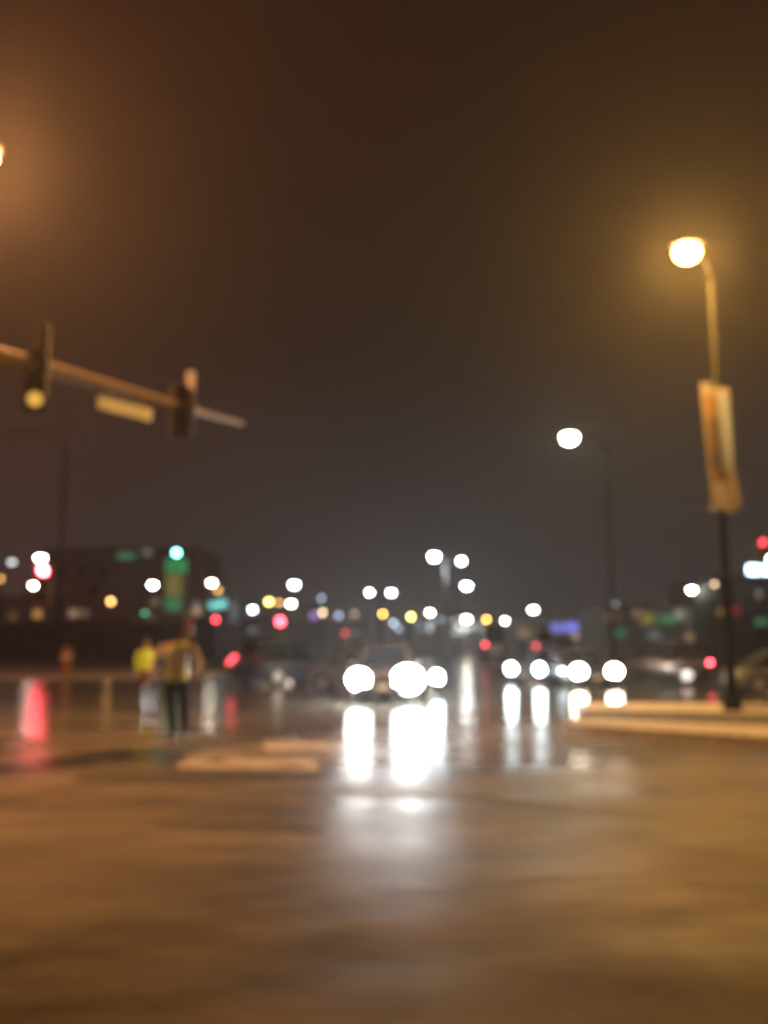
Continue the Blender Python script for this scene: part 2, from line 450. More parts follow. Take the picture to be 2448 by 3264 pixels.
# ------------------------------------------------------------------ traffic signals
def signal_head(parent, c, rot, lit=None, E=0, s=1.0, cols=('red', 'amber', 'green'), back=True, body='yellow_metal'):
    """three section head; local front looks along -Y before rot. returns head object"""
    hd = empty('signal_head_pivot', c, rot) if False else None
    m = Matrix.Rotation(rot, 3, 'Z'); c = Vector(c)
    P = lambda x, y, z: c + m @ Vector((x * s, y * s, z * s))
    mb = MB()
    mb.box(P(0, 0, 0), (.34 * s, .22 * s, 1.10 * s), m)
    head = mb.build('signal_head', M[body], parent, False, .02 * s)
    if back:
        MB().box(P(0, .13, 0), (.56 * s, .012 * s, 1.34 * s), m).build('backplate', M['dark_metal'], head)
    for i, cn in enumerate(cols):
        z = .36 - i * .36
        ring = [P(.125 * math.cos(a), -.125, z + .125 * math.sin(a)) for a in [2 * math.pi * k / 16 for k in range(16)]]
        ring2 = [P(.125 * math.cos(a), -.115, z + .125 * math.sin(a)) for a in [2 * math.pi * k / 16 for k in range(16)]]
        col = COL[cn]
        g = glow(col, E) if lit == cn else mat('unlit_' + cn, tuple(c_ * .12 for c_ in col), .3)
        MB().loft([ring2, ring]).build('lens', g, head)
        # visor: open half tube
        v = MB(); A = [math.pi * (-.15 + 1.3 * k / 10) for k in range(11)]
        vs = []
        for yy in (-.11, -.34):
            for a in A:
                k = 1.0 if yy > -.2 else (.75 if a < 0 or a > math.pi else 1.0)
                vs.append(P(.145 * math.cos(a), yy * k, z + .145 * math.sin(a)))
        fs = [(k, k + 1, 12 + k, 11 + k) for k in range(10)]
        v.add(vs, fs)
        vo = v.build('visor', M['dark_metal'], head, True)
        sm = vo.modifiers.new('thick', 'SOLIDIFY'); sm.thickness = .012 * s
    return head

def mast_signal():
    A = at(0, 1128, 14.9); B = at(775, 1350, 19.9)
    z = .5 * (A.z + B.z)
    A.z = B.z = z
    # keep both ends on their image rows by using the mean height
    A = at_height(0, 1135, z); B = at_height(772, 1350, z)
    d = (B - A).normalized(); P0 = A - d * 4.2
    t = empty('traffic_signal', (P0.x, P0.y, 0), 0, 'mast arm traffic signal reaching in from the left with two dark heads and a sign', 'traffic signal')
    O = Vector((P0.x, P0.y, 0)); loc = lambda p: Vector(p) - O
    MB().tube([(0, 0, 0), (0, 0, .3)], [.3, .3]).tube([(0, 0, .25), (0, 0, z + .3)], [.19, .14]).build('pole', M['galv'], t, True)
    MB().tube([loc(P0), loc(A), loc(A.lerp(B, .5)), loc(B)], [.17, .155, .11, .05], 14).build('mast_arm', M['arm_paint'], t, True)
    rz = math.atan2(d.y, d.x)
    def along(px, dz=0):
        # point of the arm whose image column is px
        best = min((abs(1224 + FPX * q.x / (q.y * math.cos(PITCH) + (q.z - CAM_H) * math.sin(PITCH)) - px), k) for k, q in ((k, A.lerp(B, k / 200)) for k in range(220)))
        q = A.lerp(B, best[1] / 200); return loc(q) + Vector((0, 0, dz))
    off = Matrix.Rotation(rz, 3, 'Z') @ Vector((0, .30, 0))
    side = Vector((d.x, d.y, 0)).normalized()
    for px, lit, dx in ((150, 'amber', -.12), (612, None, -.16)):
        c = along(px)
        ch = MB().box(c + Vector((0, -.16, .10)), (.17, .06, 1.30)).build('lit_side_strip', M['galv'], t, False, .01)  # pale strip added to stand for the lamp-lit side of the signal head
        MB().box(c + Vector((0, -.06, 0)), (.22, .22, .16)).build('bracket', M['galv'], ch)
        signal_head(t, c + Vector((dx + (.02 if lit else -.06), -.20, -.26 if lit else -.12)), R(20), lit, .8, 1.0, ('red', 'green', 'amber'), back=False, body='black')  # amber lens put at the bottom and lit to give the yellow glow
    a, b = along(305, 0), along(480, 0)
    mid = (a + b) / 2 + Vector((0, 0, -.36)) - off * .2; ln = (b - a).length
    sg = MB().box(mid, (ln, .02, .24), Matrix.Rotation(rz, 3, 'Z')).build('name_sign', M['white_paint'], t)
    for q in (.2, .8):
        p = a.lerp(b, q) - off * .2
        MB().tube([p + Vector((0, 0, -.27)), a.lerp(b, q)], .02, 8).build('hanger', M['galv'], sg)
    return t
mast_signal()

def post_signal(px, py, H, lit, L, s, label, gname='signals lit at far crossings'):
    p = at_height(px, py, H)
    t = empty('traffic_signal', (p.x, p.y + .3, 0), 0, label, 'traffic signal', gname)
    r = lens_size(p.y, s); k = r / .125
    z = {'red': .36, 'amber': 0, 'green': -.36}[lit] * k
    pr = max(.07, .00075 * p.y)
    MB().tube([(0, 0, 0), (0, 0, .3)], [.2, .17]).tube([(0, 0, .25), (0, 0, H + .5 * k)], [pr, pr]).build('pole', M['dark_metal'], t, True)
    signal_head(t, Vector((0, -.3 - pr, H - z)), 0, lit, lens_E(L, s), k, back=False)
    return t
# near red one on its dark pole
pr_ = at_height(145, 1817, 9.0)
def red_signal():
    D = pr_.y
    t = empty('traffic_signal', (pr_.x + 1.3, D + .4, 0), 0, 'blazing red traffic signal hanging beside a tall dark pole at the left', 'traffic signal')
    zt = at(190, 1425, D).z
    MB().tube([(0, 0, 0), (0, 0, zt)], [.22, .15]).build('pole', M['dark_metal'], t, True)
    MB().tube([(0, 0, pr_.z + .4), (-1.3, 0, pr_.z + .4)], .06).build('bracket', M['dark_metal'], t, True)
    zc = at(60, 1400, D).z
    MB().tube([(0, 0, zt - .1), (-.6, 0, zt + .9), (-2.4, 0, zt + 1.5), (-6.0, 0, zt + 1.7)], [.14, .13, .11, .08]).build('mast_arm', M['dark_metal'], t, True)
    h = signal_head(t, Vector((-1.3, -.45, pr_.z - .36 * 3.8)), 0, 'red', 120, 3.8, back=False)
    return t
red_signal()
SIG = [
 (690,1975,4.6,'red',1.0,14,'small red signal under the two cyan shop lights'),
 (895,1981,4.6,'red',3.5,22,'bright red signal below the warm white lamp left of the middle'),
 (1100,2018,3.6,'red',.22,12,'faint red signal low, left of the middle of the street'),
 (2425,1730,9,'red',.7,20,'high dull red signal at the right edge above a white lamp'),
 (465,1957,5,'green',.22,14,'faint green signal at the foot of the green lit tower'),
]
for a in SIG: post_signal(*a)

# ------------------------------------------------------------------ buildings
def building(name, x0, x1, ytop, D, depth, wall, label, wins=(), trim=True, zt=None):
    """x0,x1,ytop are where its near face shows in the photograph; wins: (px,py,w,h,colour,L)"""
    a, b = at(x0, ytop, D), at(x1, ytop, D); H = zt or a.z; w = b.x - a.x
    t = empty(name, ((a.x + b.x) / 2, D + depth / 2, 0), 0, label, 'building')
    MB().box((0, 0, H / 2), (w, depth, H)).build('wall', wall, t)
    rf = MB().box((0, 0, H + .15), (w + .4, depth + .4, .3)).build('roof', M['roof'], t, False, .03)
    MB().box((w * .2, depth * .1, H + .8), (2.2, 2.2, 1.0)).build('rooftop_unit', M['galv'], rf, False, .06)
    MB().box((-w * .25, 0, H + .6), (1.4, 1.8, .6)).build('rooftop_unit', M['galv'], rf, False, .06)
    dr = MB().box((w * .08, -depth / 2 - .03, 1.1), (1.0, .06, 2.2)).build('door', M['dark_metal'], t)
    MB().tube([(w * .08 + .36, -depth / 2 - .12, 1.0), (w * .08 + .36, -depth / 2 - .12, 1.25)], .02, 8).build('handle', M['galv'], dr)
    ox, oy = (a.x + b.x) / 2, D + depth / 2
    for (px, py, ww, hh, col, L) in wins:
        c = at(px, py, D); wm, hm_ = ww * D / FPX, hh * D / FPX
        kind = 'lit_sign' if ww > 38 or hh > 38 else 'window'
        p = Vector((c.x - ox, -depth / 2, c.z))
        f = MB()
        e = .08
        f.box((p.x, p.y - .05, p.z + hm_ / 2 + e / 2), (wm + 2 * e, .1, e)).box((p.x, p.y - .05, p.z - hm_ / 2 - e / 2), (wm + 2 * e, .1, e))
        f.box((p.x - wm / 2 - e / 2, p.y - .05, p.z), (e, .1, hm_)).box((p.x + wm / 2 + e / 2, p.y - .05, p.z), (e, .1, hm_))
        fr = f.build('sign_frame' if kind == 'lit_sign' else 'window_frame', M['dark_metal'], t)
        g = glow(COL[col], L) if L else M['unlit']
        MB().box((p.x, p.y - .025, p.z), (wm, .04, hm_)).build('sign_panel' if kind == 'lit_sign' else 'pane', g, fr)
    return t

# (windows are smaller than the out-of-focus disc, so their radiance is a little above what the picture shows)
building('warehouse', -320, 690, 1992, 96, 14, M['dark_wall'], 'long low black warehouse behind the two people in yellow',
  [(120,1996,20,16,'orange',0),(330,2030,26,16,'orange',0)])
building('brick_building', 140, 640, 1752, 150, 20, M['brick'], 'tall brown brick block with a green roof sign behind the long black warehouse',
  [(403,1772,56,20,'green',.16),(470,1757,30,26,'grey',.16),(120+60,1957,22,16,'orange',0),(235,1955,30,24,'tan',.35),(270,1955,26,24,'tan',.12),
   (495,1918,26,22,'tan',.16),(590,1956,30,22,'tan',.12),(628,1948,28,26,'tan',.45),(628,1925,24,14,'grey',.2),(200,1820,26,30,'tan',0),(260,1820,26,30,'tan',0),(330,1830,26,30,'tan',0),(300,1880,26,30,'tan',0)])
building('shop', -200, 150, 1905, 140, 14, M['brick'], 'brown shop at the far left behind the red signal',
  [(120,1957,28,26,'orange',.45),(40,1960,30,24,'orange',.05)])
building('shop', 655, 735, 1905, 140, 12, M['grey_wall'], 'small shop with two cyan lights over its door',
  [(680,1930,26,20,'cyan',1.0),(709,1925,26,24,'cyan',1.3)])
building('shop', 770, 1160, 1985, 170, 14, M['grey_wall'], 'low grey shop row left of the middle of the street',
  [(805,2008,30,12,'grey',.2),(990,1998,34,12,'tan',.12),(1000,2016,26,12,'purple',.15),(1130,2020,30,12,'bluegrey',.12)])
building('sign_shop', 975, 1015, 1940, 160, 6, M['dark_wall'], 'narrow shop front glowing purple beside a tan lamp',
  [(1002,1962,24,24,'purple',.7)])
building('office_building', 1315, 1560, 1962, 165, 16, M['grey_wall'], 'office block with clusters of bluish windows under the twin armed mast',
  [(1335,1983,14,14,'bluegrey',.8),(1372,1988,14,14,'cool',.9),(1340,2004,14,14,'bluegrey',.8),(1370,2004,14,14,'cool',.9),(1405,1975,14,14,'bluegrey',1.0),
   (1420,2000,14,14,'bluegrey',.5),(1448,1980,16,14,'bluegrey',.9),(1462,1999,16,14,'cool',1.4),(1480,2003,14,12,'cool',1.6),(1497,2000,14,14,'cool',1.2),(1450,2016,16,10,'cool',1.1),(1475,2018,14,8,'cool',1.0),(1527,2000,18,18,'bluegrey',.5)])
building('shop', 1745, 1875, 1982, 150, 12, M['dark_wall'], 'dark shop with a long glowing blue sign',
  [(1774,2001,44,30,'blue',.55),(1828,1999,56,30,'blue',.9),(1838,2030,26,18,'tan',.5),(1668-0+90,2028,20,12,'tan',.1)])
building('shop', 1620, 1700, 2000, 150, 10, M['grey_wall'], 'small grey shop with one tan window left of the blue sign', [(1668,2018,26,22,'tan',.22)])
building('shopping_centre', 1925, 2270, 1935, 130, 18, M['grey_wall'], 'wide low shops with dim green and tan windows left of the banner pole',
  [(1950,1965,40,22,'tan',.10),(2030,1955,30,26,'tan',.14),(2062,1972,44,40,'yellow',.08),(2120,1975,60,26,'green',.05),(1977,2018,36,24,'green',.10),(2084,2024,42,26,'bluegrey',.12),
   (2197,2030,26,24,'tan',.22),(2238,2028,44,24,'green',.12),(2165,1960,30,30,'grey',.05)])
building('tower_block', 2285, 2560, 1845, 120, 20, M['dark_wall'], 'dark block at the right edge with a bright bluish white sign on its front',
  [(2300,1950,30,20,'orange',.14),(2422,1893,20,20,'grey',.25),(2430,1982,44,22,'green',.14),(2345,1945,30,24,'red',.06),(2418,1852,70,14,'cool',0)])
def roof_sign():
    a = at(2425, 1842, 118); w = 80 * 118 / FPX
    t = empty('roof_sign', (a.x, 118, at(2400, 1845, 120).z + .3), 0, 'wide bluish white glowing sign standing up at the right edge', 'sign')
    MB().box((0, 0, .7), (w, .25, 1.1)).build('sign_panel', glow((.55, .78, 1.0), 9), t, False, .02)
    MB().box((0, .2, .7), (w + .2, .14, 1.3)).build('sign_frame', M['dark_metal'], t)
    for q in (-.4, .4): MB().tube([(w * q, .2, 0), (w * q, .2, .2)], .07, 8).build('leg', M['dark_metal'], t)
# the tower with the green crown
def tower():
    D = 125; c = at(557, 1950, D); top = at(557, 1740, D).z
    w = 62 * D / FPX
    t = empty('tower', (c.x, D, 0), 0, 'slim tower lit green at its crown with a cyan beacon on top', 'tower')
    zb = at(557, 1828, D).z; zc = at(557, 1782, D).z
    m1 = MB().box((0, 0, zb / 2), (w, w, zb)).build('shaft', M['brick'], t, False, .05)
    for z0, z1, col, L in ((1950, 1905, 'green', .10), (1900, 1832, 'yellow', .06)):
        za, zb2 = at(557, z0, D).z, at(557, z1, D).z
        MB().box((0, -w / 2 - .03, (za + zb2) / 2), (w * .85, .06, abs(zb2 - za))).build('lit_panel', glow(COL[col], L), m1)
    MB().box((0, 0, (zb + zc) / 2), (w * .92, w * .92, zc - zb)).build('crown', glow((.06, .75, .22), .22), t, False, .05)
    MB().tube([(0, 0, zc), (0, 0, at(557, 1772, D).z)], [w * .6, .3], 12).build('roof', M['green_wall'], t, True)
    r = lens_size(D, 18)
    MB().ball((0, 0, at(557, 1762, D).z), (r, r, r * .9)).ball((0, 0, at(557,1762,D).z + 0), (r * .5, r * .5, r)).build('beacon', glow(COL['cyan'], lens_E(2.2, 18)), t, True)
tower()
roof_sign()

# ------------------------------------------------------------------ cars
def paint(name, col): return mat(name, col, .3, .2, .06, 3, .8)
PAINT = dict(black=paint('black_car_paint', (.015, .015, .018)), silver=paint('silver_car_paint', (.42, .43, .44)), grey=paint('grey_car_paint', (.10, .10, .11)),
             tan=paint('tan_car_paint', (.07, .05, .035)), navy=paint('navy_car_paint', (.02, .025, .05)), pale=paint('pale_green_car_paint', (.12, .155, .13)), red=paint('maroon_car_paint', (.12, .02, .02)))

def make_car(loc, yaw, pcol, label, group=None, H=1.45, L=4.6, W=1.82, suv=False, head=None, tail=None, hl_z=.66, head_col='white', tailE=6, hl_r=.10, tail_strip=False, one_tail=False, big_right=1.0, power=0):
    """front faces local -Y, z=0 at the road; head = emission of the headlamps (None = off)"""
    t = empty('car', loc, yaw, label, 'car', group)
    gc = .20 if not suv else .26
    belt = H * .62 if not suv else H * .60
    hood = belt * .86 if not suv else belt * .93
    hw = W / 2; y0 = -L / 2
    st = [(0, gc + .10, hood * .72, .80), (.02, gc + .04, hood * .80, .88), (.08, gc, hood * .92, .97), (.20, gc, hood, 1), (.30, gc, belt * .97, 1), (.42, gc, belt, 1), (.6, gc, belt, 1),
          (.78, gc, belt * 1.0, 1), (.92, gc, belt * .99, .98), (.98, gc + .05, belt * .95, .9), (1, gc + .14, belt * .86, .84)]
    rings = []
    for (s, zb, zt, k) in st:
        w = hw * k; y = y0 + s * L; m = zb + (zt - zb) * .55
        half = [(w * .82, zb), (w * .97, zb + .07), (w, m), (w * .985, zt - .12), (w * .90, zt - .02), (w * .45, zt + .015)]
        ring = [Vector((x, y, z)) for x, z in half] + [Vector((-x, y, z)) for x, z in half[::-1]]
        rings.append(ring)
    body = MB().loft(rings).build('body', PAINT[pcol], t, True, 0, 1)
    # glasshouse
    rear = .88 if not suv else .975
    base = [(.30, .84), (.40, .90), (.62, .90), (rear, .80)]
    topf = [(.46, .66), (.50, .72), (.66, .72), (rear - (.16 if not suv else .05), .64)]
    bl = []
    for s, k in base: bl.append(Vector((hw * k, y0 + s * L, belt - .04)))
    bl += [Vector((-v.x, v.y, v.z)) for v in bl[::-1]]
    tp = []
    for s, k in topf: tp.append(Vector((hw * k, y0 + s * L, H - .05)))
    tp += [Vector((-v.x, v.y, v.z)) for v in tp[::-1]]
    MB().loft([bl, tp]).build('windows', M['glass'], t)
    cen = Vector((0, y0 + .6 * L, 0))
    r1 = [Vector((v.x * 1.03, v.y, H - .055)) for v in tp]; r2 = [Vector((v.x * .9, (v.y - cen.y) * .93 + cen.y, H)) for v in tp]
    MB().loft([r1, r2]).build('roof', PAINT[pcol], t, True)
    for i in range(8):
        MB().tube([bl[i], tp[i]], .035, 6).build('pillar', PAINT[pcol], t)
    # wheels
    wr = .33 if not suv else .38
    for sx_ in (-1, 1):
        for s in (.18, .80):
            y = y0 + s * L; x = sx_ * (hw - .10)
            ar = MB().tube([(x - sx_ * .1, y, wr + .02), (sx_ * (hw + .004), y, wr + .02)], wr + .06, 20).build('wheel_arch', M['black'], t)
            wh = MB().tube([(x - .09 * 1, y, wr), (x + .09, y, wr)], [wr, wr], 20)
            w_ = wh.build('wheel', M['rubber'], t, False, .02); w_.location.x = sx_ * .035
            MB().tube([(sx_ * (hw - .02), y, wr), (sx_ * (hw + .002), y, wr)], wr * .62, 12).tube([(sx_ * (hw - .0), y, wr), (sx_ * (hw + .02), y, wr)], wr * .16, 8).build('rim', M['rim'], w_)
    # front
    yf = y0 + .02 * L
    MB().box((0, y0 + .02, hood * .72), (W * .42, .08, .16)).build('grille', M['black'], t, False, .01)
    MB().box((0, y0 + .01, gc + .16), (W * .80, .16, .16)).build('bumper', M['black'], t, False, .03)
    MB().box((0, y0 - .075, gc + .2), (.32, .012, .14)).build('number_plate', M['white_paint'], t)
    for sx_ in (-1, 1):
        c = (sx_ * hw * .74, y0 + .03, hl_z)
        g = glow(COL[head_col], head) if head else mat('clear_lens', (.4, .4, .4), .1)
        k = big_right if sx_ > 0 else 1.0
        MB().ball(c, (hl_r * 1.15 * k, .09, hl_r * k)).build('headlight', g, t, True)
        m = MB().box((sx_ * (hw + .07), y0 + .36 * L, belt + .04), (.16, .12, .12)).build('mirror', PAINT[pcol], t, False, .03)
        tg = glow(COL['red'], tail) if tail and not (one_tail and sx_ < 0) else mat('red_lens', (.2, .01, .01), .2)
        if tail_strip:
            MB().box((sx_ * hw * .80, y0 + L - .05, belt * .98), (.5, .10, .13), Matrix.Rotation(-sx_ * R(-35), 3, 'Y')).build('tail_light', tg, t, False, .02)
        else:
            MB().box((sx_ * hw * .78, y0 + L - .03, belt * .86), (.26, .10, .14)).build('tail_light', tg, t, False, .02)
        MB().box((sx_ * (hw * .985), y0 + .55 * L, belt - .12), (.03, .14, .025)).box((sx_ * (hw * .985), y0 + .74 * L, belt - .12), (.03, .14, .025)).build('door_handle', M['rim'], t)
        if power:
            ld = bpy.data.lights.new('headlight_beam', 'SPOT'); ld.energy = power; ld.color = (1.0, .965, .91)
            ld.spot_size = R(64); ld.spot_blend = .9; ld.shadow_soft_size = .06
            lo = bpy.data.objects.new('headlight_beam', ld); C.objects.link(lo); lo.parent = t
            lo.location = (c[0], y0 - .10, hl_z); lo.rotation_euler = (R(90 - 2), 0, R(180))
            lo.rotation_euler = Vector((0, -1, -.05)).to_track_quat('-Z', 'Y').to_euler()
    MB().box((0, y0 + L - .01, gc + .2), (W * .8, .16, .18)).build('bumper', M['black'], t, False, .03)
    return t

# the approaching car, headlights dead ahead
def place_car(px, D, yaw, *a, **k):
    # px, D = where the middle of the car's near end stands
    p = at(px, 2150, D); L = k.get('L', 4.6)
    s = -1 if math.cos(yaw) >= 0 else 1
    off = Matrix.Rotation(yaw, 3, 'Z') @ Vector((0, s * L / 2, 0))
    if abs(math.cos(yaw)) < .3: off = Vector((0, 0, 0))
    return make_car((p.x - off.x, D - off.y, 0), yaw, *a, **k)
place_car(1222, 26.0, R(-2), 'tan', 'tan car driving straight at the camera, its headlights glaring in the middle', H=1.66, suv=True, L=4.6, W=1.80, head=380, hl_z=.66, hl_r=.27, big_right=1.35, power=340)
place_car(1347, 29.5, R(44), 'grey', 'dark grey car turning just right of the glaring car, its lamps bluish white', H=1.46, head=200, hl_z=.56, hl_r=.22, head_col='cool', power=120)
place_car(1190, 36, R(3), 'red', 'maroon car waiting behind the glaring car, one lamp peeking out over it', H=1.5, head=120, hl_z=.85, hl_r=.09, head_col='warm', suv=True)
place_car(1673, 38, R(-42), 'grey', 'grey car with a pair of bluish headlights near the middle right', head=160, hl_z=.64, hl_r=.19, head_col='cool', power=15)
place_car(1903, 35, R(6), 'black', 'black car with warm wide headlights beside the grey car', head=180, hl_z=.62, hl_r=.24, head_col='warm', power=15)
sv = at(2098, 2150, 40.0)
make_car((sv.x, 40.0, 0), R(-118), 'black', 'black sport utility car with one glowing red tail light beyond the corner pavement', suv=True, H=1.72, L=4.5, tail=26, one_tail=True)
place_car(2540, 31.5, R(80), 'pale', 'pale green car standing side on at the right edge behind the banner pole', H=1.4)
place_car(775, 36, R(140), 'navy', 'dark blue car on the left with one slanting red tail light lit', suv=True, H=1.75, tail=5, tail_strip=True, one_tail=True)
place_car(1580, 75, R(174), 'grey', 'far tall grey van with one red tail light lit, right of the glaring cars', one_tail=True, tail=14, H=3.1, W=2.0, suv=True)['category'] = 'van'
place_car(1740, 80, R(178), 'silver', 'far tall silver van with one dull red tail light, seen just over the grey car', one_tail=True, tail=9, H=2.9, W=2.0, suv=True)['category'] = 'van'

# ------------------------------------------------------------------ banner
def banner():
    bx = pL.x + .90; y = pL.y + .74
    zt = at(2290, 1225, y).z; zb = at(2300, 1625, y).z
    m = bpy.data.materials.new('printed_banner'); m.use_nodes = True
    nt = m.node_tree; b = nt.nodes['Principled BSDF']; b.inputs['Roughness'].default_value = .7
    at_ = nt.nodes.new('ShaderNodeVertexColor'); at_.layer_name = 'print'
    nt.links.new(at_.outputs[0], b.inputs['Base Color'])
    t = empty('banner', (bx, y, zb), 0, 'long pale banner with an orange and a dark stripe hanging on the lamp pole', 'banner')
    h = zt - zb; w = .80; nx, nz = 12, 30
    vs, fs, cols = [], [], []
    for j in range(nz + 1):
        v = j / nz
        for i in range(nx + 1):
            u = i / nx
            lean = (1 - v) * .10
            ww = w * (.78 + .22 * v) if v > .35 else w * (.86 + .20 * (.35 - v) / .35)
            x = -.50 + u * ww * .84 + lean + .05 * (1 - v)
            vs.append((x, .05 * math.sin(u * 9 + v * 3) * (1.2 - v) - .02, v * h + (.10 * math.sin(u * 8) if v == 0 else 0) - (.16 * u if v > .97 else 0)))
            if v > .93: c = (.62, .55, .48)
            elif v > .32:
                if u < .10: c = (.60, .52, .46)
                elif u < .55: c = (.55, .27, .05) if v > .72 else ((.22, .13, .07) if v > .45 else (.08, .06, .06))
                else: c = (.50, .66, .95)  # white stripe coloured blue, as if whiter light fell on it
            elif v > .20: c = (.62, .55, .52) if (u < .22 or u > .7) else (.25, .12, .10)
            else: c = (.80, .74, .74)
            cols.append(tuple(q * .28 for q in c))
    for j in range(nz):
        for i in range(nx):
            a = j * (nx + 1) + i; fs.append((a, a + 1, a + nx + 2, a + nx + 1))
    me = bpy.data.meshes.new('cloth'); me.from_pydata(vs, [], fs)
    ca = me.color_attributes.new('print', 'FLOAT_COLOR', 'POINT')
    for i, c in enumerate(cols): ca.data[i].color = c + (1,)
    me.materials.append(m)
    o = bpy.data.objects.new('cloth', me); C.objects.link(o); o.parent = t
    s = o.modifiers.new('thick', 'SOLIDIFY'); s.thickness = .006
    for z in (h + .02, .02):
        MB().tube([(0, .2, z), (-.1, .02, z), (-.5, .0, z)], .02, 8).build('bracket', M['galv'], t)
banner()

# ------------------------------------------------------------------ people
def skin_mesh(joints, bones, sub=2):
    """joints {name:(pos, (rx,ry))}; returns an evaluated mesh grown by Skin + Subdivision"""
    names = list(joints); idx = {n: i for i, n in enumerate(names)}
    me = bpy.data.meshes.new('tmp'); me.from_pydata([joints[n][0] for n in names], [(idx[a], idx[b]) for a, b in bones], [])
    o = bpy.data.objects.new('tmp', me); C.objects.link(o)
    o.modifiers.new('skin', 'SKIN'); o.modifiers['skin'].use_smooth_shade = True
    for i, n in enumerate(names):
        d = me.skin_vertices[0].data[i]; r = joints[n][1]
        d.radius = r if isinstance(r, tuple) else (r, r); d.use_root = (i == 0)
    m = o.modifiers.new('sub', 'SUBSURF'); m.levels = m.render_levels = sub
    dg = bpy.context.evaluated_depsgraph_get(); dg.update()
    out = bpy.data.meshes.new_from_object(o.evaluated_get(dg))
    bpy.data.objects.remove(o); return out

def link_mesh(name, me, material, parent):
    me.name = name; me.materials.clear(); me.materials.append(material)
    for p in me.polygons: p.use_smooth = True
    o = bpy.data.objects.new(name, me); C.objects.link(o); o.parent = parent; return o

SKIN = mat('skin', (.42, .22, .15), .55, 0, .08, 12)
HAIR = mat('dark_hair', (.03, .02, .015), .7)
TROUS = mat('dark_trousers', (.022, .022, .032), .85, 0, .2, 9)
def retro(name, col):
    return mat(name, col, .5, 0, .1, 12)
VEST = retro('yellow_vest', (.80, .90, .30)); JACKET = retro('lime_jacket', (.38, .60, .04))
TAPE = retro('reflective_tape', (.88, .88, .90)); SHIRT = mat('pale_sleeve', (.60, .55, .50), .8)
BOOT = mat('black_boot', (.02, .018, .016), .5)

